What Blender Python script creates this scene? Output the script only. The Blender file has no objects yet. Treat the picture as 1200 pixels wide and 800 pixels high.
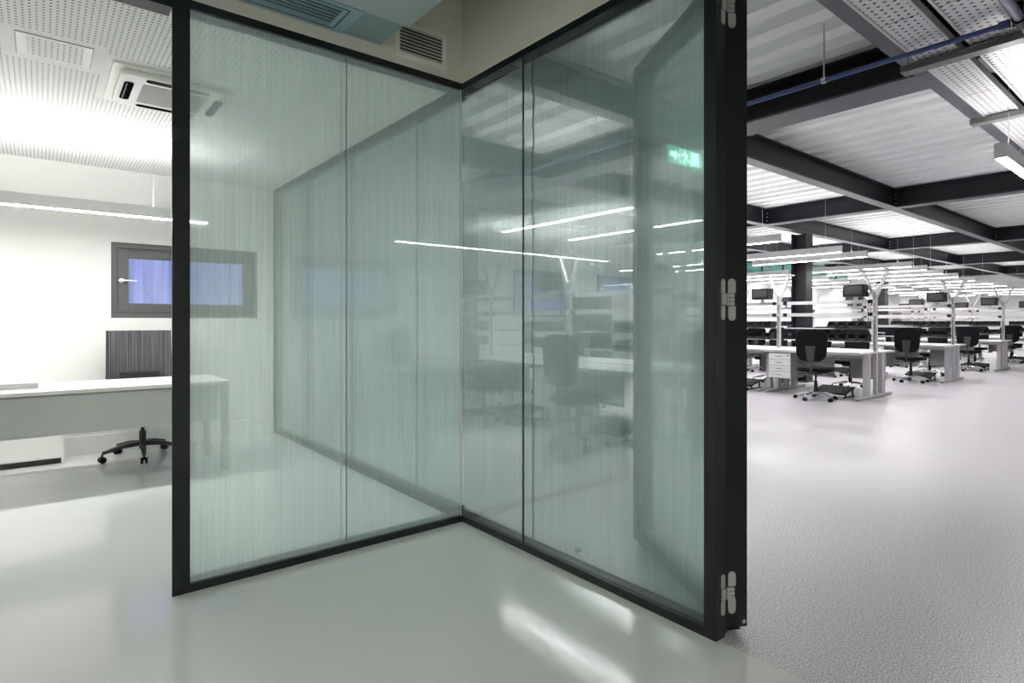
import bpy, math, random
from mathutils import Vector, Matrix
random.seed(7)
sc = bpy.context.scene
COL = sc.collection

# ------------------------------------------------------------------ camera
cam = bpy.data.cameras.new('camera')
cam.sensor_width = 36.0
cam.lens = 683.0 / 1200.0 * 36.0
cam.shift_y = -24.0 / 1200.0
cam.clip_start = 0.05
camo = bpy.data.objects.new('camera', cam)
COL.objects.link(camo)
camo.location = (0, 0, 1.25)
YAW = math.radians(51.0)                     # angle of the view direction from +X
camo.rotation_euler = (math.radians(90), 0, YAW - math.radians(90))
sc.camera = camo

# ------------------------------------------------------------------ world, exposure
w = bpy.data.worlds.new('world'); sc.world = w
w.use_nodes = True
bg = w.node_tree.nodes['Background']
bg.inputs['Color'].default_value = (0.34, 0.39, 0.80, 1)   # blue dusk outside
bg.inputs['Strength'].default_value = 2.7
sc.view_settings.view_transform = 'Standard'
sc.view_settings.look = 'None'
sc.view_settings.gamma = 1.0
sc.view_settings.use_curve_mapping = False
sc.view_settings.exposure = 0.6
sc.cycles.max_bounces = 14
sc.cycles.transparent_max_bounces = 48
sc.cycles.diffuse_bounces = 5
sc.cycles.glossy_bounces = 6
sc.cycles.transmission_bounces = 6
sc.cycles.use_denoising = True
sc.cycles.sample_clamp_indirect = 6.0
LAMP_DOWN = 62.0        # emission of the pendant diffusers
LAMP_UP = 38.0
LOBBY_FILL = 85.0  # emission of the added, unseen lobby light

# ------------------------------------------------------------------ materials
MATS = {}
def newmat(name):
    m = bpy.data.materials.new(name); m.use_nodes = True
    nt = m.node_tree
    return m, nt, nt.nodes, nt.links, nt.nodes['Principled BSDF']
def pmat(name, col, rough=0.5, metal=0.0, noise=0.0, nscale=8.0, bump=0.0, bscale=60.0, stretch=None, coat=0.0, spec=0.5):
    m, nt, N, L, P = newmat(name)
    P.inputs['Roughness'].default_value = rough
    P.inputs['Metallic'].default_value = metal
    P.inputs['Coat Weight'].default_value = coat
    P.inputs['Coat Roughness'].default_value = 0.05
    P.inputs['Specular IOR Level'].default_value = spec
    tc = N.new('ShaderNodeTexCoord')
    mp = N.new('ShaderNodeMapping'); L.new(tc.outputs['Object'], mp.inputs[0])
    if stretch: mp.inputs['Scale'].default_value = stretch
    nz = N.new('ShaderNodeTexNoise'); nz.inputs['Scale'].default_value = nscale; nz.inputs['Detail'].default_value = 3
    L.new(mp.outputs[0], nz.inputs['Vector'])
    mx = N.new('ShaderNodeMix'); mx.data_type = 'RGBA'
    k = noise
    mx.inputs['A'].default_value = (col[0]*(1-k), col[1]*(1-k), col[2]*(1-k), 1)
    mx.inputs['B'].default_value = (min(1, col[0]*(1+k)), min(1, col[1]*(1+k)), min(1, col[2]*(1+k)), 1)
    L.new(nz.outputs['Fac'], mx.inputs['Factor'])
    L.new(mx.outputs['Result'], P.inputs['Base Color'])
    if bump:
        n2 = N.new('ShaderNodeTexNoise'); n2.inputs['Scale'].default_value = bscale; n2.inputs['Detail'].default_value = 2
        L.new(mp.outputs[0], n2.inputs['Vector'])
        b = N.new('ShaderNodeBump'); b.inputs['Strength'].default_value = bump; b.inputs['Distance'].default_value = 0.01
        L.new(n2.outputs['Fac'], b.inputs['Height']); L.new(b.outputs[0], P.inputs['Normal'])
    MATS[name] = m
    return m
def emat(name, col, s):
    m, nt, N, L, P = newmat(name)
    P.inputs['Base Color'].default_value = (*[0.8]*3, 1)
    P.inputs['Emission Color'].default_value = (*col, 1)
    P.inputs['Emission Strength'].default_value = s
    MATS[name] = m
    return m
def math_node(N, L, op, a, b=None, c=None):
    n = N.new('ShaderNodeMath'); n.operation = op
    for i, v in enumerate((a, b, c)):
        if v is None: continue
        if isinstance(v, (int, float)): n.inputs[i].default_value = v
        else: L.new(v, n.inputs[i])
    return n.outputs[0]
def dotmat(name, col, hole, px, py, r, rough=0.5, metal=0.0, stagger=False, keep=None):
    """sheet with a grid of punched holes, in object coordinates (x, y)"""
    m, nt, N, L, P = newmat(name)
    P.inputs['Roughness'].default_value = rough; P.inputs['Metallic'].default_value = metal
    tc = N.new('ShaderNodeTexCoord'); sp = N.new('ShaderNodeSeparateXYZ'); L.new(tc.outputs['Object'], sp.inputs[0])
    u = math_node(N, L, 'DIVIDE', sp.outputs[0], px)
    v = math_node(N, L, 'DIVIDE', sp.outputs[1], py)
    if stagger:
        row = math_node(N, L, 'FLOOR', v)
        odd = math_node(N, L, 'FLOORED_MODULO', row, 2.0)
        u = math_node(N, L, 'ADD', u, math_node(N, L, 'MULTIPLY', odd, 0.5))
    fu = math_node(N, L, 'SUBTRACT', math_node(N, L, 'FRACT', u), 0.5)
    fv = math_node(N, L, 'SUBTRACT', math_node(N, L, 'FRACT', v), 0.5)
    du = math_node(N, L, 'MULTIPLY', fu, px); dv = math_node(N, L, 'MULTIPLY', fv, py)
    d = math_node(N, L, 'SQRT', math_node(N, L, 'ADD', math_node(N, L, 'MULTIPLY', du, du), math_node(N, L, 'MULTIPLY', dv, dv)))
    mask = math_node(N, L, 'LESS_THAN', d, r)
    if keep:      # plain margins: list of (x0,x1,y0,y1) boxes without holes
        for (x0, x1, y0, y1) in keep:
            a = math_node(N, L, 'GREATER_THAN', sp.outputs[0], x0); b = math_node(N, L, 'LESS_THAN', sp.outputs[0], x1)
            c = math_node(N, L, 'GREATER_THAN', sp.outputs[1], y0); e = math_node(N, L, 'LESS_THAN', sp.outputs[1], y1)
            ins = math_node(N, L, 'MULTIPLY', math_node(N, L, 'MULTIPLY', a, b), math_node(N, L, 'MULTIPLY', c, e))
            mask = math_node(N, L, 'MULTIPLY', mask, math_node(N, L, 'SUBTRACT', 1.0, ins))
    mx = N.new('ShaderNodeMix'); mx.data_type = 'RGBA'
    mx.inputs['A'].default_value = (*col, 1); mx.inputs['B'].default_value = (*hole, 1)
    L.new(mask, mx.inputs['Factor']); L.new(mx.outputs['Result'], P.inputs['Base Color'])
    MATS[name] = m
    return m

pmat('white_wall', (0.82, 0.82, 0.80), 0.7, noise=0.01, bump=0.05, bscale=200)
pmat('bulkhead', (0.66, 0.65, 0.60), 0.7, noise=0.015, nscale=3)
pmat('frame_black', (0.009, 0.011, 0.013), 0.35, spec=0.4, noise=0.1, nscale=40)
pmat('frame_channel', (0.045, 0.05, 0.056), 0.4, noise=0.1, nscale=40)
pmat('black_plastic', (0.008, 0.008, 0.010), 0.5, spec=0.25, noise=0.2, nscale=30)
pmat('slot_black', (0.006, 0.006, 0.006), 0.9, spec=0.0)
pmat('black_fabric', (0.007, 0.007, 0.009), 0.9, spec=0.15, noise=0.3, nscale=150, bump=0.3, bscale=400)
pmat('charcoal', (0.03, 0.03, 0.034), 0.5, noise=0.1, nscale=30)
pmat('steel_dark', (0.012, 0.0115, 0.017), 0.42, spec=0.35, noise=0.15, nscale=4)
pmat('flange_lit', (0.065, 0.063, 0.08), 0.45, noise=0.1, nscale=4)  # light on the beams' lower flanges, put into a paler steel colour
pmat('galvanised', (0.86, 0.86, 0.87), 0.40, metal=0.15, noise=0.06, nscale=14, stretch=(1, 0.3, 1))
pmat('alu', (0.58, 0.57, 0.58), 0.5, metal=0.4, noise=0.04, nscale=20)
pmat('grey_paint', (0.30, 0.30, 0.31), 0.5, noise=0.03)
pmat('leg_grey', (0.52, 0.51, 0.53), 0.45, noise=0.03)
pmat('bench_top', (0.70, 0.70, 0.70), 0.35, noise=0.02)
pmat('drawer_white', (0.80, 0.80, 0.81), 0.4, noise=0.01)
pmat('chrome', (0.75, 0.75, 0.77), 0.15, metal=1.0, noise=0.02)
pmat('hinge_grey', (0.55, 0.55, 0.54), 0.35, metal=0.7, noise=0.03)
pmat('desk_white', (0.84, 0.84, 0.83), 0.3, noise=0.01)
pmat('desk_panel', (0.50, 0.52, 0.50), 0.5, noise=0.01)
pmat('cabinet_white', (0.80, 0.79, 0.77), 0.4, noise=0.01)
pmat('lamp_white', (0.93, 0.93, 0.93), 0.4, noise=0.01)
pmat('ac_white', (0.82, 0.82, 0.79), 0.4, noise=0.01)
pmat('ac_grille', (0.30, 0.30, 0.27), 0.6, noise=0.08, nscale=60)
pmat('window_grey', (0.09, 0.09, 0.095), 0.45, noise=0.04, nscale=20)
pmat('tile_sign_lit', (0.20, 0.285, 0.29), 0.6, noise=0.03)  # blue-grey tile with the exit sign's green light put into its colour
pmat('diffuser_sign_lit', (0.22, 0.34, 0.38), 0.5, noise=0.02)  # diffuser colour also carries the green light of the sign
pmat('tile_grey', (0.33, 0.375, 0.38), 0.5, noise=0.02)
pmat('conduit_blue', (0.045, 0.075, 0.22), 0.4, noise=0.08)
pmat('pipe_violet', (0.30, 0.31, 0.42), 0.35, metal=0.3, noise=0.05)
pmat('strut_zinc', (0.17, 0.18, 0.17), 0.4, metal=0.3, noise=0.06)
pmat('paper_white', (0.85, 0.85, 0.84), 0.6, noise=0.01)
pmat('sill_black', (0.01, 0.01, 0.012), 0.3)
pmat('dusk_blue', (0.2, 0.24, 0.6), 0.2)
emat('lamp_glow', (1.0, 0.985, 0.965), LAMP_DOWN)
emat('lamp_glow_shop', (1.0, 0.98, 0.985), LAMP_DOWN*0.95)
emat('lamp_glow_up', (1.0, 0.985, 0.965), LAMP_UP)
emat('lamp_glow_up_soft', (1.0, 0.985, 0.965), LAMP_UP*0.55)
emat('lobby_fill_glow', (1.0, 0.96, 0.88), LOBBY_FILL)
emat('sign_green', (0.03, 0.55, 0.32), 3.0)
emat('sign_white', (0.55, 1.0, 0.85), 7.0)
dotmat('perforated', (0.80, 0.80, 0.78), (0.05, 0.05, 0.05), 0.026, 0.032, 0.0056, rough=0.6,
       keep=[(-0.16, 0.285, 3.81, 4.245), (0.28, 1.04, 3.9, 4.7)])
dotmat('perforated_hatch', (0.80, 0.80, 0.78), (0.05, 0.05, 0.05), 0.026, 0.032, 0.0056, rough=0.6)
dotmat('tray_perforated', (0.66, 0.65, 0.67), (0.01, 0.01, 0.01), 0.055, 0.040, 0.0095, rough=0.4, metal=0.3, stagger=True)

def epoxy():
    m, nt, N, L, P = newmat('epoxy')
    tc = N.new('ShaderNodeTexCoord')
    nz = N.new('ShaderNodeTexNoise'); nz.inputs['Scale'].default_value = 1.2; nz.inputs['Detail'].default_value = 4
    L.new(tc.outputs['Object'], nz.inputs['Vector'])
    mx = N.new('ShaderNodeMix'); mx.data_type = 'RGBA'
    mx.inputs['A'].default_value = (0.60, 0.622, 0.61, 1); mx.inputs['B'].default_value = (0.655, 0.675, 0.662, 1)
    L.new(nz.outputs['Fac'], mx.inputs['Factor']); L.new(mx.outputs['Result'], P.inputs['Base Color'])
    P.inputs['Roughness'].default_value = 0.06
    P.inputs['IOR'].default_value = 1.6
    n2 = N.new('ShaderNodeTexNoise'); n2.inputs['Scale'].default_value = 130; n2.inputs['Detail'].default_value = 1
    L.new(tc.outputs['Object'], n2.inputs['Vector'])
    b = N.new('ShaderNodeBump'); b.inputs['Strength'].default_value = 0.055; b.inputs['Distance'].default_value = 0.004
    L.new(n2.outputs['Fac'], b.inputs['Height']); L.new(b.outputs[0], P.inputs['Normal'])
    MATS['epoxy'] = m
def carpet():
    m, nt, N, L, P = newmat('speckled_floor')
    tc = N.new('ShaderNodeTexCoord')
    nz = N.new('ShaderNodeTexNoise'); nz.inputs['Scale'].default_value = 125; nz.inputs['Detail'].default_value = 2
    L.new(tc.outputs['Object'], nz.inputs['Vector'])
    cr = N.new('ShaderNodeValToRGB')
    cr.color_ramp.elements[0].position = 0.42; cr.color_ramp.elements[0].color = (0.33, 0.32, 0.335, 1)
    cr.color_ramp.elements[1].position = 0.60; cr.color_ramp.elements[1].color = (0.62, 0.605, 0.63, 1)
    L.new(nz.outputs['Fac'], cr.inputs[0]); L.new(cr.outputs[0], P.inputs['Base Color'])
    P.inputs['Roughness'].default_value = 0.38
    b = N.new('ShaderNodeBump'); b.inputs['Strength'].default_value = 0.02; b.inputs['Distance'].default_value = 0.002
    L.new(nz.outputs['Fac'], b.inputs['Height']); L.new(b.outputs[0], P.inputs['Normal'])
    MATS['speckled_floor'] = m
def concrete():
    m, nt, N, L, P = newmat('board_concrete')
    tc = N.new('ShaderNodeTexCoord')
    mp = N.new('ShaderNodeMapping'); mp.inputs['Scale'].default_value = (14, 14, 0.8); L.new(tc.outputs['Object'], mp.inputs[0])
    nz = N.new('ShaderNodeTexNoise'); nz.inputs['Scale'].default_value = 1.0; nz.inputs['Detail'].default_value = 5
    L.new(mp.outputs[0], nz.inputs['Vector'])
    vz = N.new('ShaderNodeTexVoronoi'); vz.inputs['Scale'].default_value = 9; L.new(tc.outputs['Object'], vz.inputs['Vector'])
    cr = N.new('ShaderNodeValToRGB')
    cr.color_ramp.elements[0].position = 0.3; cr.color_ramp.elements[0].color = (0.38, 0.38, 0.39, 1)
    cr.color_ramp.elements[1].position = 0.7; cr.color_ramp.elements[1].color = (0.72, 0.72, 0.72, 1)
    L.new(nz.outputs['Fac'], cr.inputs[0])
    pit = math_node(N, L, 'GREATER_THAN', vz.outputs['Distance'], 0.06)
    mx = N.new('ShaderNodeMix'); mx.data_type = 'RGBA'; mx.inputs['A'].default_value = (0.1, 0.1, 0.1, 1)
    L.new(pit, mx.inputs['Factor']); L.new(cr.outputs[0], mx.inputs['B']); L.new(mx.outputs['Result'], P.inputs['Base Color'])
    P.inputs['Roughness'].default_value = 0.8
    MATS['board_concrete'] = m
def glass(name, tint):
    m, nt, N, L, P = newmat(name); N.remove(P)
    out = N['Material Output']
    geo = N.new('ShaderNodeNewGeometry')
    ior = math_node(N, L, 'ADD', 1.5, math_node(N, L, 'MULTIPLY', geo.outputs['Backfacing'], 1/1.5 - 1.5))
    fr = N.new('ShaderNodeFresnel'); L.new(ior, fr.inputs['IOR'])
    tr = N.new('ShaderNodeBsdfTransparent'); tr.inputs[0].default_value = (*tint, 1)
    gl = N.new('ShaderNodeBsdfGlossy'); gl.inputs['Roughness'].default_value = 0.0; gl.inputs[0].default_value = (0.92, 1.0, 0.97, 1)
    mx = N.new('ShaderNodeMixShader'); L.new(fr.outputs[0], mx.inputs[0]); L.new(tr.outputs[0], mx.inputs[1]); L.new(gl.outputs[0], mx.inputs[2])
    L.new(mx.outputs[0], out.inputs[0])
    MATS[name] = m
def film(name, axis, haze, hue, clear=0.5, rough=0.38, streak=0.3):
    """privacy film of fine vertical threads: clear stripes, blurring stripes and a thin milky scatter"""
    m, nt, N, L, P = newmat(name); N.remove(P)
    out = N['Material Output']
    tc = N.new('ShaderNodeTexCoord'); sp = N.new('ShaderNodeSeparateXYZ'); L.new(tc.outputs['Object'], sp.inputs[0])
    def threads(fx, fz, off):
        cb = N.new('ShaderNodeCombineXYZ')
        L.new(math_node(N, L, 'MULTIPLY', sp.outputs[axis], fx), cb.inputs[0])
        L.new(math_node(N, L, 'MULTIPLY', sp.outputs[2], fz), cb.inputs[1]); cb.inputs[2].default_value = off
        nz = N.new('ShaderNodeTexNoise'); nz.inputs['Scale'].default_value = 1.0; nz.inputs['Detail'].default_value = 2.5; nz.inputs['Roughness'].default_value = 0.6
        L.new(cb.outputs[0], nz.inputs['Vector']); return nz.outputs['Fac']
    mr = N.new('ShaderNodeMapRange'); mr.inputs[1].default_value = 0.36; mr.inputs[2].default_value = 0.66
    mr.inputs[3].default_value = haze*(1-streak); mr.inputs[4].default_value = haze*(1+streak)
    L.new(threads(130.0, 0.9, 0.0), mr.inputs[0])
    ph = math_node(N, L, 'ADD', math_node(N, L, 'MULTIPLY', sp.outputs[axis], 2100.0), math_node(N, L, 'MULTIPLY', threads(90.0, 0.8, 4.0), 8.0))
    stripe = math_node(N, L, 'GREATER_THAN', math_node(N, L, 'SINE', ph), clear)
    tr = N.new('ShaderNodeBsdfTransparent'); tr.inputs[0].default_value = (1, 1, 1, 1)
    rf = N.new('ShaderNodeBsdfRefraction'); rf.inputs['IOR'].default_value = 1.1; rf.inputs['Roughness'].default_value = rough
    m0 = N.new('ShaderNodeMixShader'); L.new(stripe, m0.inputs[0]); L.new(tr.outputs[0], m0.inputs[1]); L.new(rf.outputs[0], m0.inputs[2])
    tl = N.new('ShaderNodeBsdfTranslucent'); tl.inputs[0].default_value = (*hue, 1)
    df = N.new('ShaderNodeBsdfDiffuse'); df.inputs[0].default_value = (*hue, 1)
    m1 = N.new('ShaderNodeMixShader'); m1.inputs[0].default_value = 0.4; L.new(tl.outputs[0], m1.inputs[1]); L.new(df.outputs[0], m1.inputs[2])
    m2 = N.new('ShaderNodeMixShader'); L.new(mr.outputs[0], m2.inputs[0]); L.new(m0.outputs[0], m2.inputs[1]); L.new(m1.outputs[0], m2.inputs[2])
    L.new(m2.outputs[0], out.inputs[0])
    MATS[name] = m
epoxy(); carpet(); concrete()
GT = (0.942, 0.986, 0.980)
gts = tuple(c ** 0.5 for c in GT)
glass('glass_clear', gts)
glass('glass_window', (0.97, 0.98, 0.98))
glass('glass_teal', (0.72, 0.93, 0.90))
film('film_a', 0, 0.22, (0.85, 0.915, 0.905), 0.45, 0.28, 0.20)
film('film_b', 1, 0.20, (0.77, 0.89, 0.89), -0.1, 0.34, 0.40)
film('film_c', 1, 0.26, (0.81, 0.90, 0.89), 0.0, 0.34, 0.22)
film('film_door', 0, 0.20, (0.78, 0.90, 0.87), 2.0, 0.36, 0.3)

# ------------------------------------------------------------------ mesh helpers
class MB:
    def __init__(s): s.v = []; s.f = []
    def add(s, vs, fs):
        o = len(s.v); s.v += [tuple(p) for p in vs]; s.f += [tuple(i+o for i in f) for f in fs]; return s
    def box(s, a, b):
        x0, x1 = sorted((a[0], b[0])); y0, y1 = sorted((a[1], b[1])); z0, z1 = sorted((a[2], b[2]))
        return s.add([(x0,y0,z0),(x1,y0,z0),(x1,y1,z0),(x0,y1,z0),(x0,y0,z1),(x1,y0,z1),(x1,y1,z1),(x0,y1,z1)],
                     [(3,2,1,0),(4,5,6,7),(0,1,5,4),(1,2,6,5),(2,3,7,6),(3,0,4,7)])
    def bar(s, p, q, wd, ht, up=(0,0,1)):
        p = Vector(p); q = Vector(q); d = (q-p).normalized(); up = Vector(up)
        if abs(d.dot(up)) > 0.95: up = Vector((1,0,0))
        r = d.cross(up).normalized(); u = r.cross(d)
        vs = []
        for e in (p, q):
            for (i, j) in ((-1,-1),(1,-1),(1,1),(-1,1)): vs.append(e + r*(i*wd/2) + u*(j*ht/2))
        return s.add(vs, [(0,1,2,3),(7,6,5,4),(0,4,5,1),(1,5,6,2),(2,6,7,3),(3,7,4,0)])
    def tube(s, p, q, r0, r1=None, n=12):
        r1 = r0 if r1 is None else r1
        p = Vector(p); q = Vector(q); d = (q-p).normalized()
        a = Vector((0,0,1)) if abs(d.z) < 0.9 else Vector((1,0,0))
        u = d.cross(a).normalized(); v = d.cross(u)
        vs = []
        for e, r in ((p, r0), (q, r1)):
            for i in range(n):
                t = 2*math.pi*i/n; vs.append(e + u*(r*math.cos(t)) + v*(r*math.sin(t)))
        fs = [(i, (i+1) % n, n+(i+1) % n, n+i) for i in range(n)] + [tuple(range(n-1, -1, -1)), tuple(range(n, 2*n))]
        return s.add(vs, fs)
    def prism(s, pts, ax, t0, t1):
        """polygon in the plane normal to ax ('x','y','z'), extruded t0..t1"""
        def P(p, t):
            return {'x': (t, p[0], p[1]), 'y': (p[0], t, p[1]), 'z': (p[0], p[1], t)}[ax]
        n = len(pts)
        return s.add([P(p, t0) for p in pts] + [P(p, t1) for p in pts],
                     [tuple(range(n-1, -1, -1)), tuple(range(n, 2*n))] + [(i, (i+1) % n, n+(i+1) % n, n+i) for i in range(n)])
    def mesh(s, name):
        me = bpy.data.meshes.new(name); me.from_pydata(s.v, [], s.f); me.validate(); me.update()
        import bmesh
        bm = bmesh.new(); bm.from_mesh(me); bmesh.ops.recalc_face_normals(bm, faces=bm.faces); bm.to_mesh(me); bm.free()
        return me
    def build(s, name, mat, parent=None, bevel=0.0, smooth=False, segs=2):
        me = s.mesh(name); me.materials.append(MATS[mat])
        o = bpy.data.objects.new(name, me); COL.objects.link(o)
        if parent: o.parent = parent
        if smooth:
            for p in me.polygons: p.use_smooth = True
            me.set_sharp_from_angle(angle=math.radians(40))
        if bevel:
            md = o.modifiers.new('bevel', 'BEVEL'); md.width = bevel; md.segments = segs; md.limit_method = 'ANGLE'
        return o
def B(a, b): return MB().box(a, b)
def tag(o, label=None, cat=None, group=None, kind=None):
    if label: o['label'] = label
    if cat: o['category'] = cat
    if group: o['group'] = group
    if kind: o['kind'] = kind
    return o
def empty(name, loc=(0,0,0), rz=0.0):
    o = bpy.data.objects.new(name, None); COL.objects.link(o); o.empty_display_size = 0.1
    o.location = loc; o.rotation_euler = (0,0,rz); return o
def struct(o, label=None): return tag(o, label, None, None, 'structure')
def kids(o): return [c for c in bpy.data.objects if c.parent == o]
def copy_tree(o, parent=None, index=None):
    c = o.copy(); COL.objects.link(c); c.parent = parent
    for ch in CH.get(o.name) or [x for x in o.children]: copy_tree(ch, c)
    return c
CH = {}
def rounded(w_, h_, r, n=5, cx=0, cy=0):
    pts = []
    for (sx, sy, a0) in ((1,1,0),(-1,1,90),(-1,-1,180),(1,-1,270)):
        for i in range(n+1):
            t = math.radians(a0 + 90*i/n)
            pts.append((cx + sx*(w_/2-r) + r*math.cos(t), cy + sy*(h_/2-r) + r*math.sin(t)))
    return pts

# ------------------------------------------------------------------ key dimensions
XB, YA = 2.045, 3.02       # nook faces of the two glass lines
TH = 0.10                  # partition depth
HT = 2.73                  # frame top
YW = 6.80                  # office end wall
ZC = 2.72                  # office ceiling
XL, YN = -3.2, -2.6        # lobby / office limits to the left and behind the camera
WX, WY0, WY1 = 34.0, -3.5, 9.6
ZB, ZD = 3.05, 3.36        # beam underside, deck underside

# ------------------------------------------------------------------ floors
struct(B((XL-0.1, YN-0.1, -0.1), (XB+0.02, YW+0.1, 0)).build('floor', 'epoxy'), 'glossy pale grey poured floor of lobby and office')
struct(B((XB+0.02, WY0, -0.1), (WX, WY1, 0)).build('floor_workshop', 'speckled_floor'), 'speckled grey carpet-like floor of the workshop')

# ------------------------------------------------------------------ office walls and ceiling
wx0, wx1, wz0, wz1 = 0.532, 1.877, 1.28, 2.015
ww = MB()
ww.box((XL, YW, 0), (wx0, YW+0.22, ZC)); ww.box((wx1, YW, 0), (XB+TH, YW+0.22, ZC))
ww.box((wx0, YW, 0), (wx1, YW+0.22, wz0)); ww.box((wx0, YW, wz1), (wx1, YW+0.22, ZC))
wall_far = struct(ww.build('wall_far', 'white_wall'), 'white office end wall around the grey window')
struct(B((XL-0.1, YN, 0), (XL, YW+0.22, 3.7)).build('wall_left', 'white_wall'), 'white left wall of office and lobby')
struct(B((XL, YN-0.1, 0), (XB+TH, YN, 3.7)).build('wall_back', 'bulkhead'), 'beige lobby wall')
struct(B((XL, YA+TH, ZC), (XB+TH, YW+0.22, ZC+0.06)).build('ceiling_office', 'perforated'), 'white perforated acoustic ceiling of the office')
struct(B((XL, YW-0.018, 0), (XB, YW, 0.17)).build('baseboard_far', 'white_wall', bevel=0.004), 'white skirting along the office end wall')
# wall between lobby and office left of the doorway, and bulkhead above
struct(B((XL, YA, 0), (-0.62, YA+TH, 3.7)).build('wall_lobby', 'bulkhead'), 'beige wall left of the office doorway')
struct(B((-0.62, YA+0.004, HT), (XB+TH, YA+TH-0.004, 3.7)).build('wall_bulkhead', 'bulkhead'), 'beige bulkhead above the left glass partition')
struct(B((XB+0.004, YN, HT), (XB+TH-0.004, YA+0.004, 3.7)).build('wall_bulkhead_right', 'bulkhead'), 'beige bulkhead above the right glass partition')
struct(B((XB+0.004, YA+TH, HT), (XB+TH-0.004, YW+0.22, 3.7)).build('wall_bulkhead_inner', 'white_wall'), 'white bulkhead above the inner glass partition')
struct(B((XB, YN, 0), (XB+TH, 0.16, HT)).build('wall_right', 'bulkhead'), 'beige wall beyond the workshop doorway')
struct(B((XL, YN, 3.7), (XB+TH, YA+TH, 3.76)).build('ceiling_void', 'bulkhead'), 'high beige ceiling above the lobby void')
# trim line between bulkhead and frame
struct(B((-0.62, YA-0.006, HT), (XB-0.006, YA+0.004, HT+0.012)).build('trim_1', 'bulkhead'))
struct(B((XB-0.006, 0.16, HT), (XB+0.004, YA+0.004, HT+0.012)).build('trim_2', 'bulkhead'))

# outside: board-marked concrete retaining wall seen through the window
cw = B((-3.5, 7.9, -0.5), (2.04, 8.15, 2.35)).build('wall_outside', 'board_concrete'); struct(cw, 'board-marked concrete wall outside in blue dusk')

# window
win = struct(empty('window_1', ((wx0+wx1)/2, YW, wz0)), 'dark grey aluminium window with one opening sash')
def inv(o, mb):     # shift a MB in world coords into the frame of an unrotated parent
    L_ = o.location; mb.v = [(x-L_.x, y-L_.y, z-L_.z) for x, y, z in mb.v]; return mb
def ring(mb, x0, x1, z0, z1, y0, y1, t):
    mb.box((x0, y0, z0), (x0+t, y1, z1)); mb.box((x1-t, y0, z0), (x1, y1, z1))
    mb.box((x0+t, y0, z0), (x1-t, y1, z0+t)); mb.box((x0+t, y0, z1-t), (x1-t, y1, z1)); return mb
inv(win, ring(MB(), wx0, wx1, wz0, wz1, YW+0.02, YW+0.14, 0.05)).build('window_frame', 'window_grey', win)
sash = inv(win, ring(MB(), wx0+0.05, wx1-0.05, wz0+0.05, wz1-0.05, YW+0.035, YW+0.10, 0.095)).build('sash', 'window_grey', win, bevel=0.004)
inv(win, B((wx0+0.14, YW+0.06, wz0+0.14), (wx1-0.14, YW+0.072, wz1-0.14))).build('pane', 'glass_window', win)
hd = MB(); hd.tube((0.618, YW+0.036, 1.645), (0.618, YW+0.02, 1.645), 0.024, n=16); hd.box((0.606, YW-0.03, 1.636), (0.63, YW+0.036, 1.654)); hd.box((0.606, YW-0.035, 1.637), (0.742, YW-0.015, 1.653))
inv(win, hd).build('handle', 'paper_white', win, bevel=0.003)

# ------------------------------------------------------------------ glass partitions
def pane_part(root, a, b, mat, filmspec=None):
    p = B(a, b).build('pane', mat, root)
    if filmspec:
        ax, pos, mt = filmspec
        e = .002; t = .00008
        if ax == 'y': B((a[0]+e, pos, a[2]+e), (b[0]-e, pos+t, b[2]-e)).build('privacy_film', mt, p)
        else: B((pos, a[1]+e, a[2]+e), (pos+t, b[1]-e, b[2]-e)).build('privacy_film', mt, p)
    return p
FR = 0.038
# left partition (along X)
A0, AJ, A1 = 0.465, 1.296, XB
pa = tag(empty('glass_partition'), 'left double-glazed glass partition with black frame facing the white office', 'partition', 'glass partitions')
B((A0, YA, 0), (A0+0.072, YA+0.012, HT)).build('post', 'frame_black', pa)
B((A0+0.04, YA+0.012, 0), (A0+0.072, YA+TH, HT)).build('post_rebate', 'frame_black', pa)
B((A0+0.072, YA, 0), (XB, YA+TH, FR)).build('bottom_rail', 'frame_black', pa)
B((A0+0.072, YA, HT-FR), (XB, YA+TH, HT)).build('top_rail', 'frame_black', pa)
zg0, zg1 = FR-0.01, HT-FR+0.01
g = 0.0015
for (x0, x1) in ((A0+0.074, AJ-g), (AJ+g, XB-0.004)):
    pane_part(pa, (x0, YA+0.008, zg0), (x1, YA+0.018, zg1), 'glass_clear', ('y', YA+0.021, 'film_a'))
    pane_part(pa, (x0, YA+0.082, zg0), (x1, YA+0.092, zg1), 'glass_clear')
for y in (YA+0.0075, YA+0.0815):
    B((AJ-g, y, FR), (AJ+g, y+0.011, HT-FR)).build('joint_seal', 'grey_paint', pa)
B((XB-0.004, YA+0.0075, FR), (XB-0.0005, YA+0.0185, HT-FR)).build('corner_seal', 'alu', pa)
# right partition (along Y)
B0, BJ = 1.263, 2.444
pb = tag(empty('glass_partition'), 'right double-glazed glass partition with black frame, workshop blurred behind it', 'partition', 'glass partitions')
B((XB, B0, 0), (XB+0.066, B0+0.054, HT)).build('post', 'frame_black', pb)
B((XB+0.066, B0+0.012, 0), (XB+TH, B0+0.054, HT)).build('post_rebate', 'frame_black', pb)
B((XB, B0+0.054, 0), (XB+TH, YA+TH, FR)).build('bottom_rail', 'frame_black', pb)
B((XB, B0+0.054, HT-FR), (XB+TH, YA+TH, HT)).build('top_rail', 'frame_black', pb)
B((XB+0.02, B0+0.054, FR), (XB+0.08, YA, FR+0.003)).build('rail_channel', 'frame_channel', pb)
for (y0, y1) in ((B0+0.056, BJ-g), (BJ+g, YA+TH)):
    pane_part(pb, (XB+0.008, y0, zg0), (XB+0.018, y1, zg1), 'glass_clear')
    pane_part(pb, (XB+0.082, y0, zg0), (XB+0.092, y1, zg1), 'glass_clear', ('x', XB+0.079, 'film_b'))
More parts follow.
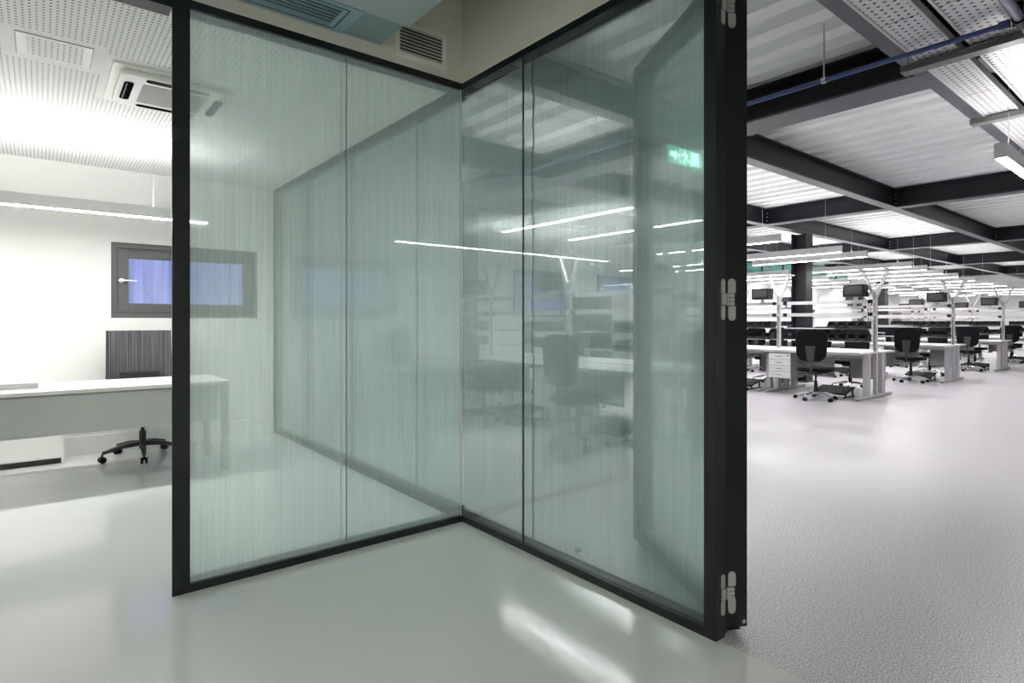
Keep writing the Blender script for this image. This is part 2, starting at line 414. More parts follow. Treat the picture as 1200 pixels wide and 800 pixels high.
for x in (XB+0.0075, XB+0.0815):
    B((x, BJ-g, FR), (x+0.011, BJ+g, HT-FR)).build('joint_seal', 'charcoal', pb)
# inner partition (same line, past the corner to the end wall)
pc = tag(empty('glass_partition'), 'inner glass partition running from the corner back to the office window wall', 'partition', 'glass partitions')
B((XB, YW-0.06, 0), (XB+TH, YW, HT)).build('post', 'frame_black', pc)
B((XB, YA+TH, 0), (XB+TH, YW-0.06, 0.06)).build('bottom_rail', 'frame_black', pc)
B((XB, YA+TH, HT-0.06), (XB+TH, YW-0.06, HT)).build('top_rail', 'frame_black', pc)
cj = [YA+TH+0.002, 3.60, 4.70, 5.75, YW-0.062]
for i in range(4):
    y0, y1 = cj[i]+g, cj[i+1]-g
    pane_part(pc, (XB+0.008, y0, 0.05), (XB+0.018, y1, HT-0.05), 'glass_clear')
    pane_part(pc, (XB+0.082, y0, 0.05), (XB+0.092, y1, HT-0.05), 'glass_clear', ('x', XB+0.079, 'film_c'))
for y in cj[1:4]:
    for x in (XB+0.0075, XB+0.0815): B((x, y-g, 0.06), (x+0.011, y+g, HT-0.06)).build('joint_seal', 'grey_paint', pc)
# office doorway frame left of the left partition
df = struct(empty('door_2'), 'black steel frame of the open office doorway')
B((-0.62, YA, HT-0.06), (A0, YA+TH, HT)).build('door_head', 'frame_black', df)
B((-0.62, YA, 0), (-0.55, YA+TH, HT-0.06)).build('door_jamb', 'frame_black', df)

# open glass door into the workshop
ux, uy = 0.487, 0.866; nl = math.hypot(ux, uy); ux /= nl; uy /= nl
D1 = struct(empty('door_1', (2.117, 1.268, 0), math.atan2(uy, ux)), 'black framed glass door swung open into the workshop')
LW, LT, LH = 0.98, 0.095, 2.665      # local x along the leaf, leaf thickness on local -y
st = 0.06
B((0, -LT, 0.03), (st, 0, LH)).build('stile', 'frame_black', D1)
B((LW-st, -LT, 0.03), (LW, 0, LH)).build('stile', 'frame_black', D1)
B((st, -LT, 0.03), (LW-st, 0, 0.09)).build('rail', 'frame_black', D1)
B((st, -LT, LH-0.06), (LW-st, 0, LH)).build('rail', 'frame_black', D1)
B((0.02, -LT+0.02, 0.008), (LW-0.02, -0.02, 0.03)).build('drop_seal', 'black_plastic', D1)
for (a, b) in ((-LT+0.006, -LT+0.016), (-0.016, -0.006)):
    p = B((st+.001, a, 0.085), (LW-st-.001, b, LH-0.055)).build('pane', 'glass_clear', D1)
    if a < -0.05: B((st+.002, b+.003, .09), (LW-st-.002, b+.00308, LH-.06)).build('privacy_film', 'film_door', p)
MB().tube((-0.001, -0.075, 0.055), (-0.012, -0.075, 0.055), 0.008).build('seal_pin', 'chrome', D1)
# concealed hinges: two rounded plates on the leaf edge, two on the jamb, links between
for zc in (0.17, 1.335, 2.50):
    h = empty('hinge', (0, 0, zc)); h.parent = D1
    for s in (-1, 1):
        zc2 = s*0.058
        pts = rounded(0.032, 0.05, 0.0155, 5, 0, 0)
        # leaf plate: in the leaf-edge plane (local x = 0), rounded outer end
        half = []
        for i in range(9):
            t = math.pi*i/8; half.append((-0.028 + 0.016*math.cos(t), s*(0.068 + 0.016*math.sin(t))))
        half += [(-0.044, s*0.026), (-0.012, s*0.026)]
        MB().prism(half, 'x', -0.004, 0.0).build('hinge_plate', 'hinge_grey', h)
    lk = MB()
    for k in range(3):
        lk.box((-0.010, -0.036, -0.022+k*0.016), (-0.002, -0.004, -0.010+k*0.016))
    lk.box((-0.008, -0.030, -0.024), (-0.003, -0.024, 0.026)); lk.box((-0.009, -0.012, -0.024), (-0.004, -0.006, 0.026))
    lk.build('hinge_link', 'hinge_grey', h)
    # jamb plates, in the partition's reveal
    for s in (-1, 1):
        half = []
        for i in range(9):
            t = math.pi*i/8; half.append((XB+0.048 + 0.013*math.cos(t), zc + s*(0.068 + 0.013*math.sin(t))))
        half += [(XB+0.035, zc + s*0.026), (XB+0.061, zc + s*0.026)]
        jp = MB().prism(half, 'y', B0-0.003, B0).build('hinge_plate', 'hinge_grey', pb)
    MB().box((XB+0.038, B0-0.006, zc-0.022), (XB+0.064, B0, zc+0.024)).build('hinge_link', 'hinge_grey', pb)
struct(B((XB, 0.16, 0), (XB+TH, 0.24, HT)).build('trim_3', 'frame_black'))
struct(B((XB, 0.24, HT-0.06), (XB+TH, B0, HT)).build('trim_4', 'frame_black'))
ds = tag(empty('door_stop', (2.215, 2.18, 0)), 'small chrome floor door stop behind the right glass partition', 'door stop')
MB().tube((0,0,0), (0,0,0.035), 0.018, n=16).build('base', 'chrome', ds); MB().tube((0,0,0.035), (0,0,0.043), 0.0195, n=16).build('buffer', 'black_plastic', ds)

# ------------------------------------------------------------------ lobby ceiling pieces
cl = struct(B((XL, 2.725, 2.80), (1.485, YA-0.006, 2.83)).build('ceiling_lobby', 'tile_sign_lit'), 'blue-grey lobby ceiling strip, green sign light in its colour, with a slot diffuser')
struct(B((XL, YN, 2.785), (1.50, 2.71, 2.82)).build('ceiling_lobby_panel', 'tile_grey', bevel=0.003), 'pale lobby ceiling panel in front of the strip')
df1 = tag(empty('air_diffuser', (0.95, 2.865, 2.80)), 'square louvred air diffuser in the lobby ceiling, green sign light in its colour', 'air vent')
fr = MB()
for (a, b) in (((-.31,-.14,-.010),(.31,-.09,0)), ((-.31,.085,-.010),(.31,.14,0)), ((-.31,-.09,-.010),(-.22,.085,0)), ((.22,-.09,-.010),(.31,.085,0))): fr.box(a, b)
fr.build('frame', 'diffuser_sign_lit', df1)
fr = MB()
for (a, b) in (((-.25,-.108,-.0115),(.25,-.104,-.01)), ((-.25,.108,-.0115),(.25,.112,-.01)), ((-.25,-.104,-.0115),(-.246,.108,-.01)), ((.246,-.104,-.0115),(.25,.108,-.01))): fr.box(a, b)
fr.build('seam', 'slot_black', df1)
B((-.22,-.09,-.002),(.22,.085,0)).build('core', 'slot_black', df1)
for k in range(6):
    B((-.22,-.085+k*.031,-.012),(.22,-.081+k*.031,-.002)).build('slat', 'diffuser_sign_lit', df1)
gv = tag(empty('wall_grille', (1.755, YA+0.004, 2.885)), 'white louvred ventilation grille on the beige bulkhead', 'air vent')
fr = MB(); ring(fr, -.17, .17, -.105, .105, -.012, 0, .026); fr.build('frame', 'cabinet_white', gv, bevel=0.002)
B((-.145,-.002,-.08),(.145,0.0,.08)).build('core', 'charcoal', gv)
for k in range(8):
    MB().bar((-.145,-.007,-.07+k*.02), (.145,-.007,-.07+k*.02), 0.016, 0.002, up=(0,-0.75,0.66)).build('slat', 'cabinet_white', gv)
# cream panel flap beside the void
struct(B((1.80, 0.3, 3.22), (XB-0.01, 2.55, 3.26)).build('ceiling_flap', 'bulkhead'), 'cream ceiling panel inside the lobby void')

# exit sign over the office doorway (seen mirrored in the right glass)
es = tag(empty('exit_sign', (-0.21, YA-0.005, 2.66)), 'green lit emergency exit sign over the office doorway, mirrored in the glass', 'exit sign')
B((-.26,-.045,-.085),(.26,0,.085)).build('housing', 'paper_white', es, bevel=0.004)
B((-.245,-.048,-.072),(.245,-.045,.072)).build('face', 'sign_green', es)
pict = MB()
def sq(x0, x1, z0, z1): pict.box((x0, -.050, z0), (x1, -.048, z1))
# arrow
pict.prism([(.10,0.0),(.15,.05),(.15,.02),(.215,.02),(.215,-.02),(.15,-.02),(.15,-.05)], 'y', -.050, -.048)
# running figure
pict.prism([(0.012*math.cos(t*math.pi/6)+.01, .05+.012*math.sin(t*math.pi/6)) for t in range(12)], 'y', -.050, -.048)
for (p, q) in (((.005,.034),(-.02,-.005)),((-.02,-.005),(.02,-.025)),((.02,-.025),(.01,-.06)),((-.02,-.005),(-.045,-.03)),((-.045,-.03),(-.07,-.025)),((.0,.03),(.04,.01)),((.0,.03),(-.04,.02))):
    pict.bar((p[0],-.049,p[1]),(q[0],-.049,q[1]), .014, .002, up=(0,1,0))
# door leaf
for r_ in ((-.20,-.19,-.06,.06),(-.12,-.11,-.06,.06),(-.20,-.11,.05,.06),(-.175,-.135,-.05,.04),(.065,.075,-.065,.065),(-.095,-.085,-.065,.065)): sq(*r_)
pict.build('pictogram', 'sign_white', es)

# added unseen light behind the camera, brightens the lobby
ll = tag(empty('added_lobby_light', (-1.6, -1.2, 2.785)), 'added unseen square light brightening the lobby', 'ceiling light')
fr = MB()
for (a, b) in (((-.31,-.31,-.012),(.31,-.28,0)), ((-.31,.28,-.012),(.31,.31,0)), ((-.31,-.28,-.012),(-.28,.28,0)), ((.28,-.28,-.012),(.31,.28,0))): fr.box(a, b)
fr.build('frame', 'lamp_white', ll); B((-.28,-.28,-.006),(.28,.28,0)).build('diffuser', 'lobby_fill_glow', ll)

# ------------------------------------------------------------------ pendant luminaires
def pendant(name, L_, up='lamp_glow_up', down='lamp_glow', wd=0.065, ht=0.11, drop=0.6, updrop=None):
    r = empty(name)
    h = MB(); h.box((0,-wd/2,0.004),(L_,-wd/2+.004,ht-.004)); h.box((0,wd/2-.004,0.004),(L_,wd/2,ht-.004)); h.box((0,-wd/2+.004,ht*.5),(L_,wd/2-.004,ht*.55))
    h.build('housing', 'lamp_white', r)
    for x in (0, L_): B((x-.003,-wd/2-.001,0.001),(x+.003,wd/2+.001,ht)).build('end_cap', 'lamp_white', r)
    B((0.004,-wd/2+.005,0.002),(L_-.004,wd/2-.005,0.010)).build('diffuser', down, r)
    if up: B((0.004,-wd/2+.005,ht-.010),(L_-.004,wd/2-.005,ht-.004)).build('upper_diffuser', up, r)
    for x in (L_*.12, L_*.88):
        MB().tube((x,0,ht*.5),(x,0,ht+drop), .0022, n=6).build('cable', 'alu', r)
    return r
# office pendant: along X, right end x=1.144
op = pendant('pendant_light', 3.4, 'lamp_glow_up', 'lamp_glow', 0.075, 0.10, ZC-2.105-0.10)
op.location = (1.144-3.4, 5.67, 2.105)
tag(op, 'long white linear pendant over the white office desk', 'pendant light')

# ------------------------------------------------------------------ office furniture
dk = tag(empty('desk', (0.34, 5.65, 0)), 'white office desk with pale grey modesty panel', 'desk')
dx0, dx1 = -0.9, 0.9
B((dx0,-.35,.722),(dx1,.40,.75)).build('table_top', 'desk_white', dk, bevel=0.003)
B((dx0+.05,-.325,.425),(dx1-.09,-.308,.708)).build('modesty_panel', 'desk_panel', dk)
B((dx0+.06,-.30,.69),(dx1-.06,-.26,.722)).build('beam', 'alu', dk)
for (lx, ly) in ((dx0+.03,-.31),(dx1-.03,-.31),(dx0+.03,.36),(dx1-.03,.36)):
    B((lx-.026,ly-.026,0),(lx+.026,ly+.026,.722)).build('leg', 'alu', dk, bevel=0.004)
wb = tag(empty('document_tray', (-0.36, 5.72, 0.75)), 'flat white box lying on the left of the office desk', 'box')
B((-.35,-.16,0),(.35,.16,.04)).build('body', 'paper_white', wb, bevel=0.004); B((-.353,-.163,.04),(.353,.163,.047)).build('lid', 'paper_white', wb, bevel=0.003)
cb = tag(empty('low_cabinet', (-0.62, 6.60, 0)), 'low white cabinet with black plinth below the office wall', 'cabinet')
B((-.78,-.13,.05),(.78,.17,.62)).build('body', 'cabinet_white', cb, bevel=0.003)
B((-.77,-.10,0),(.765,.15,.05)).build('plinth', 'sill_black', cb)
for k in range(2): 
    dd = B((-.775+k*.78,-.15,.06),(-.005+k*.775,-.13,.61)).build('door', 'cabinet_white', cb, bevel=0.003)
B((.765,-.152,.0),(.785,.17,.63)).build('side_panel', 'cabinet_white', cb)

def castor(root, x, y, a, hub='charcoal'):
    m = MB(); c, s = math.cos(a), math.sin(a)
    for o_ in (-.016, .016):
        m.tube((x - s*(o_-.010), y + c*(o_-.010), .028), (x - s*(o_+.010), y + c*(o_+.010), .028), .028, n=12)
    m.tube((x, y, .03), (x, y, .075), .008, n=8)
    return m.build('castor', 'black_plastic', root, smooth=True)
def star_base(root, mat, rad=0.31, z0=0.11, z1=0.075, a0=0.3):
    for k in range(5):
        a = a0 + k*2*math.pi/5; c, s = math.cos(a), math.sin(a)
        m = MB()
        # tapered arm, arched
        pr = [(0.02, z0+.005, .030, .020), (rad*.5, z0-.004, .024, .017), (rad, z1, .016, .012)]
        vs = []
        for (r, z, hw, hh) in pr:
            for (i, j) in ((-1,-1),(1,-1),(1,1),(-1,1)): vs.append((c*r - s*i*hw, s*r + c*i*hw, z + j*hh))
        fs = [(0,1,2,3),(11,10,9,8)]
        for q in (0, 4):
            for i in range(4): fs.append((q+i, q+4+i, q+4+(i+1)%4, q+(i+1)%4))
        m.add(vs, fs).build('base_arm', mat, root, bevel=0.004)
        castor(root, c*rad, s*rad, a)
# office chair: mesh back with vertical threads
def meshback_mat():
    m, nt, N, L, P = newmat('mesh_back')
    tc = N.new('ShaderNodeTexCoord'); mp = N.new('ShaderNodeMapping'); mp.inputs['Scale'].default_value = (150, 1, 1.2); L.new(tc.outputs['Object'], mp.inputs[0])
    nz = N.new('ShaderNodeTexNoise'); nz.inputs['Scale'].default_value = 1; nz.inputs['Detail'].default_value = 2; L.new(mp.outputs[0], nz.inputs['Vector'])
    cr = N.new('ShaderNodeValToRGB'); cr.color_ramp.elements[0].position = .35; cr.color_ramp.elements[0].color = (.02,.02,.024,1)
    cr.color_ramp.elements[1].position = .7; cr.color_ramp.elements[1].color = (.14,.14,.15,1)
    L.new(nz.outputs['Fac'], cr.inputs[0]); L.new(cr.outputs[0], P.inputs['Base Color']); P.inputs['Roughness'].default_value = .5
    MATS['mesh_back'] = m
meshback_mat()
oc = tag(empty('office_chair', (0.735, 6.32, 0), 0), 'black mesh-back swivel chair behind the white desk', 'chair')
star_base(oc, 'charcoal', 0.32, 0.125, 0.085, -math.pi/2 - 0.08 + 0.0)
MB().tube((0,0,.08),(0,0,.24),.028,n=16).tube((0,0,.24),(0,0,.42),.016,n=16).build('gas_lift', 'charcoal', oc, smooth=True)
B((-.12,-.14,.41),(.12,.14,.45)).build('mechanism', 'black_plastic', oc, bevel=.01)
MB().prism(rounded(.50,.48,.07), 'z', .45,.51).build('seat', 'black_fabric', oc, bevel=.02, segs=3)
# back curves gently
bk = MB(); nx = 8
W0, W1 = .262, .268
vs = []; fs = []
for j in range(7):
    t = j/6; z = .56 + t*.60; hw = W1 + (W0-W1)*t
    for i in range(nx+1):
        u = -1 + 2*i/nx; y = .20 + .05*t - .03*(u*u)
        vs.append((u*hw, y, z))
n0 = len(vs)
vs += [(x, y+.018, z) for x, y, z in vs]
for j in range(6):
    for i in range(nx):
        a = j*(nx+1)+i; fs.append((a, a+1, a+nx+2, a+nx+1)); fs.append((n0+a, n0+a+nx+1, n0+a+nx+2, n0+a+1))
for i in range(nx):
    fs.append((i, n0+i, n0+i+1, i+1)); a = 6*(nx+1)+i; fs.append((a, a+1, n0+a+1, n0+a))
for j in range(6):
    a = j*(nx+1); fs.append((a, a+nx+1, n0+a+nx+1, n0+a)); a += nx; fs.append((a, n0+a, n0+a+nx+1, a+nx+1))
bk.add(vs, fs).build('backrest', 'mesh_back', oc, smooth=True)
B((-.16,.165,.60),(.16,.195,.78)).build('lumbar_pad', 'charcoal', oc, bevel=.01)
MB().bar((0,.08,.43),(0,.24,.46),.06,.03).bar((0,.235,.45),(0,.265,.72),.05,.025,up=(1,0,0)).build('back_bracket', 'black_plastic', oc)

# ceiling cassette and hatch
ac = tag(empty('ceiling_cassette', (.66, 4.30, ZC)), 'white square air-conditioning cassette in the perforated ceiling', 'air conditioner')
MB().prism(rounded(.68,.68,.02), 'z', -.012, 0).build('cover_frame', 'ac_white', ac, bevel=.003)
MB().prism(rounded(.60,.60,.07), 'z', -.045, -.012).build('panel', 'ac_white', ac, bevel=.012, segs=3)
B((-.175,-.175,-.0475),(.175,.175,-.045)).build('intake_grille', 'ac_grille', ac)
for k in range(4):
    a = k*math.pi/2
    s_ = MB().prism(rounded(.34,.05,.024,5,0,.245), 'z', -.0478, -.046)
    c_, n_ = math.cos(a), math.sin(a); s_.v = [(x*c_-y*n_, x*n_+y*c_, z) for x,y,z in s_.v]
    o_ = s_.build('air_slot', 'slot_black', ac)
    l_ = MB().bar((-.15,.255,-.049),(.15,.255,-.049),.008,.003); l_.v = [(x*c_-y*n_, x*n_+y*c_, z) for x,y,z in l_.v]
    l_.build('louvre', 'charcoal', o_)
ht_ = tag(empty('access_hatch', (.0625, 4.025, ZC)), 'square perforated access hatch in the office ceiling', 'hatch')
fr = MB()
for (a, b) in (((-.164,-.158,-.002),(.164,-.155,0)), ((-.164,.155,-.002),(.164,.158,0)), ((-.164,-.155,-.002),(-.161,.155,0)), ((.161,-.155,-.002),(.164,.155,0))): fr.box(a, b)
fr.build('frame', 'charcoal', ht_); 
B((-.161,-.155,-.004),(.161,.155,0)).build('panel', 'ac_white', ht_)
B((-.115,-.135,-.0045),(.125,.135,-.004)).build('perforated_field', 'perforated_hatch', ht_)

# ------------------------------------------------------------------ workshop shell
dm = MB(); pitch = 0.33; x = XB+TH
prof = []
while x < WX:
    prof += [(x, ZD), (x+.15, ZD), (x+.18, ZD+.075), (x+.30, ZD+.075)]; x += pitch
vs = []; fs = []
for (px, pz) in prof: vs += [(px, WY0, pz), (px, WY1, pz)]
for i in range(len(prof)-1): fs.append((2*i, 2*i+1, 2*i+3, 2*i+2))
struct(dm.add(vs, fs).build('ceiling', 'galvanised'), 'galvanised corrugated steel deck over the workshop')
struct(B((XB+TH, WY1, 0), (WX, WY1+.1, 3.7)).build('wall_workshop_far', 'white_wall'), 'white far wall of the workshop')
struct(B((WX, WY0, 0), (WX+.1, WY1+.1, 3.7)).build('wall_workshop_end', 'white_wall'), 'white end wall of the workshop')
struct(B((XB+TH, WY0-.1, 0), (WX, WY0, 3.7)).build('wall_workshop_near', 'white_wall'), 'white side wall of the workshop')
struct(B((XB+TH, WY0-.1, ZD+.1), (WX, WY1+.1, ZD+.2)).build('ceiling_slab', 'grey_paint'))
struct(B((XB, YW+.22, 0), (XB+TH, WY1+.1, 3.7)).build('wall_workshop_left', 'white_wall'))
struct(B((XB, WY0-.1, 0), (XB+TH, YN, 3.7)).build('wall_workshop_corner', 'white_wall'))

# steel beams (I profile)
def ibeam(p, q, wd, lab):
    r = tag(empty('steel_beam', p), lab, 'beam', 'ceiling beams of the workshop')
    L_ = (Vector(q)-Vector(p)).length; along_x = abs(q[0]-p[0]) > 1e-3
    def bx(a0, a1, c0, c1, z0, z1, nm, mt):
        return (B((a0,c0,z0),(a1,c1,z1)) if along_x else B((c0,a0,z0),(c1,a1,z1))).build(nm, mt, r)
    bx(0, L_, -wd/2, wd/2, 0, .018, 'lower_flange', 'flange_lit')
    bx(0, L_, -.008, .008, .018, .285, 'web', 'steel_dark')
    bx(0, L_, -wd/2, wd/2, .285, .303, 'upper_flange', 'steel_dark')
    return r
YB = [(5.18, .36), (10.65, .20), (16.9, .20), (22.9, .20), (28.9, .20)]
XBM = [(-0.75, .28), (1.32, .30), (3.43, .15), (5.55, .15), (7.65, .15)]
ordn = ['first', 'second', 'third', 'fourth', 'fifth', 'sixth']
xs_sorted = sorted(YB)
for i, (X, wd) in enumerate(YB):
    ibeam((X, WY0, ZB), (X, WY1, ZB), wd, 'black steel cross beam, %s from the glass partitions' % ordn[i])
for j, (Y, wd) in enumerate(XBM):
    nm = ['behind the near cable trays', 'beside the perforated cable trays', 'above the workbench aisle ends', 'above the middle of the workbenches', 'nearest the workshop far wall'][j]
    xa = XB+TH
    r = tag(empty('steel_beam', (xa, Y, ZB)), 'dark steel beam running away lengthwise, ' + nm, 'beam', 'ceiling beams of the workshop')
    xe = [xa] + [b for b, _ in YB] + [WX]
    for k in range(len(xe)-1):
        a = xe[k] + (0.012 if k else 0); b = xe[k+1] - 0.012
        B((a-xa, -wd/2, .002), (b-xa, wd/2, .02)).build('lower_flange', 'flange_lit', r)
        B((a-xa, -.008, .02), (b-xa, .008, .285)).build('web', 'steel_dark', r)
        B((a-xa, -wd/2, .285), (b-xa, wd/2, .302)).build('upper_flange', 'steel_dark', r)
        if k < len(xe)-2 and j in (1, 2, 3) and k < 3:
            pl = B((b-xa-.012, -.10, .03), (b-xa, .10, .27)).build('end_plate', 'steel_dark', r)
            bm_ = MB()
            for s in (-1, 1):
                for z in (.08, .15, .22): bm_.tube((b-xa-.024, s*.055, z), (b-xa-.012, s*.055, z), .012, n=6)
            bm_.build('bolt_set', 'alu', pl)
# columns
for (cx, cy, lab) in ((5.3, 7.75, 'dark steel column standing behind the right glass partition'), (12.3, 5.62, 'dark steel column behind the nearest workbench row'),
                      (22.9, 7.7, 'dark steel column among the far workbenches')):
    c = tag(empty('steel_column', (cx, cy, 0)), lab, 'column', 'workshop columns')
    wd = .15
    B((-wd,-.15,.02),(wd,-.13,ZB)).build('flange', 'steel_dark', c); B((-wd,.13,.02),(wd,.15,ZB)).build('flange', 'steel_dark', c)
    B((-.01,-.13,.02),(.01,.13,ZB)).build('web', 'steel_dark', c); B((-.2,-.2,0),(.2,.2,.02)).build('base_plate', 'steel_dark', c)
for (p, q, lab) in (((15.0, 9.2, .1), (19.4, 9.2, 2.6), 'black diagonal steel brace rising to the right by the far wall'), ((15.0, 9.45, 2.6), (19.4, 9.45, .1), 'black diagonal steel brace falling to the right by the far wall')):
    b_ = tag(empty('steel_brace', p), lab, 'brace', 'diagonal braces')
    P_ = Vector(p); Q_ = Vector(q)
    MB().tube((0,0,0), Q_-P_, .07, n=12).build('tube', 'steel_dark', b_, smooth=True)
    for e in (Vector((0,0,0)), Q_-P_): B(e-Vector((.16,.015,.12)), e+Vector((.16,.015,.12))).build('gusset', 'steel_dark', b_)

# wall windows and glass clerestory at the far wall
wn = 3
for i, X in enumerate((6.0, 8.6, 11.2, 16.6, 20.0, 23.2, 26.5)):
    wv = struct(empty('window_%d' % (i+2), (X, WY1, 1.35)), 'blue dusk window in the workshop far wall')
    ring(MB(), -.8, .8, 0, 1.0, -.06, 0, .08).build('window_frame', 'window_grey', wv)
    B((-.72,-.03,.08),(.72,-.02,.92)).build('pane', 'glass_window', wv)
    B((-.72,-.015,.08),(.72,-.004,.92)).build('dusk_plate', 'dusk_blue', wv)  # plate behind the glass, outdoor dusk light put into its colour
ct = tag(empty('glass_clerestory', (13.0, 8.9, 2.5)), 'teal glass clerestory band below the steel deck', 'glazing')
for k in range(8):
    B((k*1.3+.01,-.006,.03),(k*1.3+1.29,.006,.62)).build('pane', 'glass_teal', ct)
    B((k*1.3-.015,-.02,.03),(k*1.3+.01,.02,.62)).build('mullion', 'charcoal', ct)
B((-.02,-.03,0),(10.4,.03,.03)).build('sill_rail', 'charcoal', ct); B((-.02,-.03,.62),(10.4,.03,.65)).build('head_rail', 'charcoal', ct)
cwall = struct(B((13.0, 8.87, 0), (23.4, 8.93, 2.5)).build('wall_store', 'white_wall'), 'white low wall under the glass clerestory')

# ------------------------------------------------------------------ cable trays, conduit
def tray(Y0, Y1, lab):
    r = tag(empty('cable_tray', (2.2, Y0, 3.0)), lab, 'cable tray', 'cable trays')
    wd = Y1-Y0; L_ = 31.0
    k = 0; x = 0
    while x < L_:
        B((x, .018, 0), (x+1.69, wd-.018, .003)).build('tray_bed', 'tray_perforated', r)
        x += 1.7
    for a in (0, wd-.018):
        B((0, a, -.006), (L_, a+.018, .05)).build('side_lip', 'alu', r, bevel=.003)
    return r
tray(1.10, 1.335, 'perforated cable tray next to the lengthwise steel beam')
tray(0.80, 1.045, 'perforated cable tray next to the violet pipe')
for i, X in enumerate((4.62, 6.30, 8.0, 9.7, 11.4)):
    r = tag(empty('tray_bracket', (X, .778, 2.945)), 'grey strut channel, %s one crossing under the cable trays' % ordn[i], 'bracket', 'tray brackets')
    m = MB(); m.box((-.045,0,0),(.045,.65,.004)); m.box((-.045,0,.004),(-.04,.65,.045)); m.box((.04,0,.004),(.045,.65,.045)); m.box((-.05,0,.03),(-.045,.65,.045))
    m.build('channel', 'strut_zinc', r)
    for y in (.009, .62): MB().tube((0,y,-.02),(0,y,ZD-2.945),.005,n=6).build('threaded_rod', 'alu', r)
cd = tag(empty('blue_conduit', (4.32, .8, 2.955)), 'blue electrical conduit crossing under the steel beams', 'conduit')
MB().tube((0,0,0),(0,8.5,0),.016,n=10).tube((0,0,0),(0,.05,0),.026,n=10).build('pipe', 'conduit_blue', cd, smooth=True)
for y in (1.02, 3.2, 5.4):
    MB().tube((0,y,0),(0,y,ZD-2.955),.006,n=6).build('hanger_rod', 'alu', cd); MB().tube((0,y-.015,0),(0,y+.015,0),.021,n=10).build('clamp', 'alu', cd)
vp = tag(empty('violet_pipe', (3.0, .752, 2.955)), 'grey violet pipe running beside the cable trays', 'pipe')
MB().tube((0,0,0),(20,0,0),.024,n=12).build('pipe', 'pipe_violet', vp, smooth=True)
MB().tube((1.27,0,0),(1.38,0,0),.036,n=12).tube((1.32,0,0),(1.32,.035,0),.028,n=12).build('tee_fitting', 'black_plastic', vp, smooth=True)

# ------------------------------------------------------------------ workshop pendants
wp = pendant('pendant_light', 2.06, 'lamp_glow_up_soft', 'lamp_glow_shop', .075, .115, .94)
first = [True]
def place_pendant(x, y, z, rz, lab):
    o = wp if first[0] else copy_tree(wp)
    first[0] = False
    o.location = (x, y, z); o.rotation_euler = (0, 0, rz); tag(o, lab, 'pendant light', 'linear pendants of the workshop')
LX = [4.5, 5.65, 8.0, 10.04, 11.1, 13.83, 15.0, 16.45, 18.0, 20.0, 22.0, 23.7, 26.5, 29.0, 31.5]  # the farthest lines are added lamps that brighten the dark far end
rown = {4.5: 'over the near side of the bench row behind the glass', 5.65: 'over the far side of the bench row behind the glass', 8.0: 'over the aisle before the nearest doorway row',
        10.04: 'over the near side of the nearest doorway row', 11.1: 'over the far side of the nearest doorway row'}
for i, X in enumerate(LX):
    t = rown.get(X) or 'in the %s line behind the nearest doorway row' % ['first', 'second', 'third', 'fourth', 'fifth', 'sixth', 'seventh', 'eighth', 'added ninth', 'added tenth'][i-5]
    for j, Y in enumerate((3.96, 6.5)):
        if X <= 8.0 and j: continue
        dy = min(.5, max(0, (X-11)*.055)) - (.3 if X < 6 else 0)
        place_pendant(X, Y+dy, 2.355, math.pi/2, 'white linear pendant %s, %s' % (t, ['aisle end', 'wall end'][j]))
for k, X in enumerate((5.5, 8.8, 12.1, 15.4)):
    place_pendant(X, 1.072, 2.45, 0, 'white linear pendant lengthwise under the cable trays, %s from the doorway' % ordn[k])

# ------------------------------------------------------------------ workbenches
BW = 1.58
def make_bench(upr):
    r = empty('workbench')
    B((-.72,.01,.722),(-.02,BW,.75)).build('table_top', 'bench_top', r)
    B((-.735,.01,.715),(-.72,BW,.752)).build('edge_rail', 'alu', r)
    for y in (.07, BW-.06):
        lg = B((-.36,y-.04,.05),(-.24,y+.04,.722)).build('leg', 'leg_grey', r, bevel=.004)
        B((-.325,y-.0415,.07),(-.315,y+.0415,.70)).build('groove', 'charcoal', lg)
        B((-.71,y-.03,.012),(-.01,y+.03,.05)).build('foot', 'leg_grey', lg, bevel=.004)
        for gx in (-.69, -.03): MB().tube((gx,y,0),(gx,y,.012),.02,n=8).build('glide', 'black_plastic', lg)
    B((-.236,.11,.64),(-.204,BW-.1,.70)).build('cross_beam', 'leg_grey', r)
    if upr: B((-.20,.60,.30),(-.185,BW-.12,.70)).build('modesty_panel', 'grey_paint', r)
    if upr:
        for y in ((.05, BW-.03) if upr == 2 else (.05,)):
            u = B((-.028,y-.028,.0),(.028,y+.028,1.74)).build('upright', 'alu', r)
            B((-.029,y-.006,.76),(-.0285,y+.006,1.72)).build('slot', 'charcoal', u)
            for s in (-1, 1):
                a_ = MB().bar((0,y+s*.01,1.64),(0,y+s*.19,2.08),.045,.055,up=(1,0,0)).build('light_arm', 'alu', r)
                B((-.17,y+s*.19-.02,2.08),(.17,y+s*.19+.02,2.10)).build('cross_bar', 'leg_grey', a_)
        for z in (1.36, 1.57):
            B((-.075,.02,z-.028),(-.03,BW,z+.028)).build('shelf_rail', 'alu', r)
            m = MB()
            for y in (.10, BW-.08): m.box((-.08,y-.035,z-.03),(-.025,y+.035,z+.03))
            m.build('rail_bracket', 'black_plastic', r)
        for z in (.92, 1.13):
            B((-.05,.07,z-.02),(-.03,BW-.05,z)).build('bin_rail', 'alu', r)
    return r
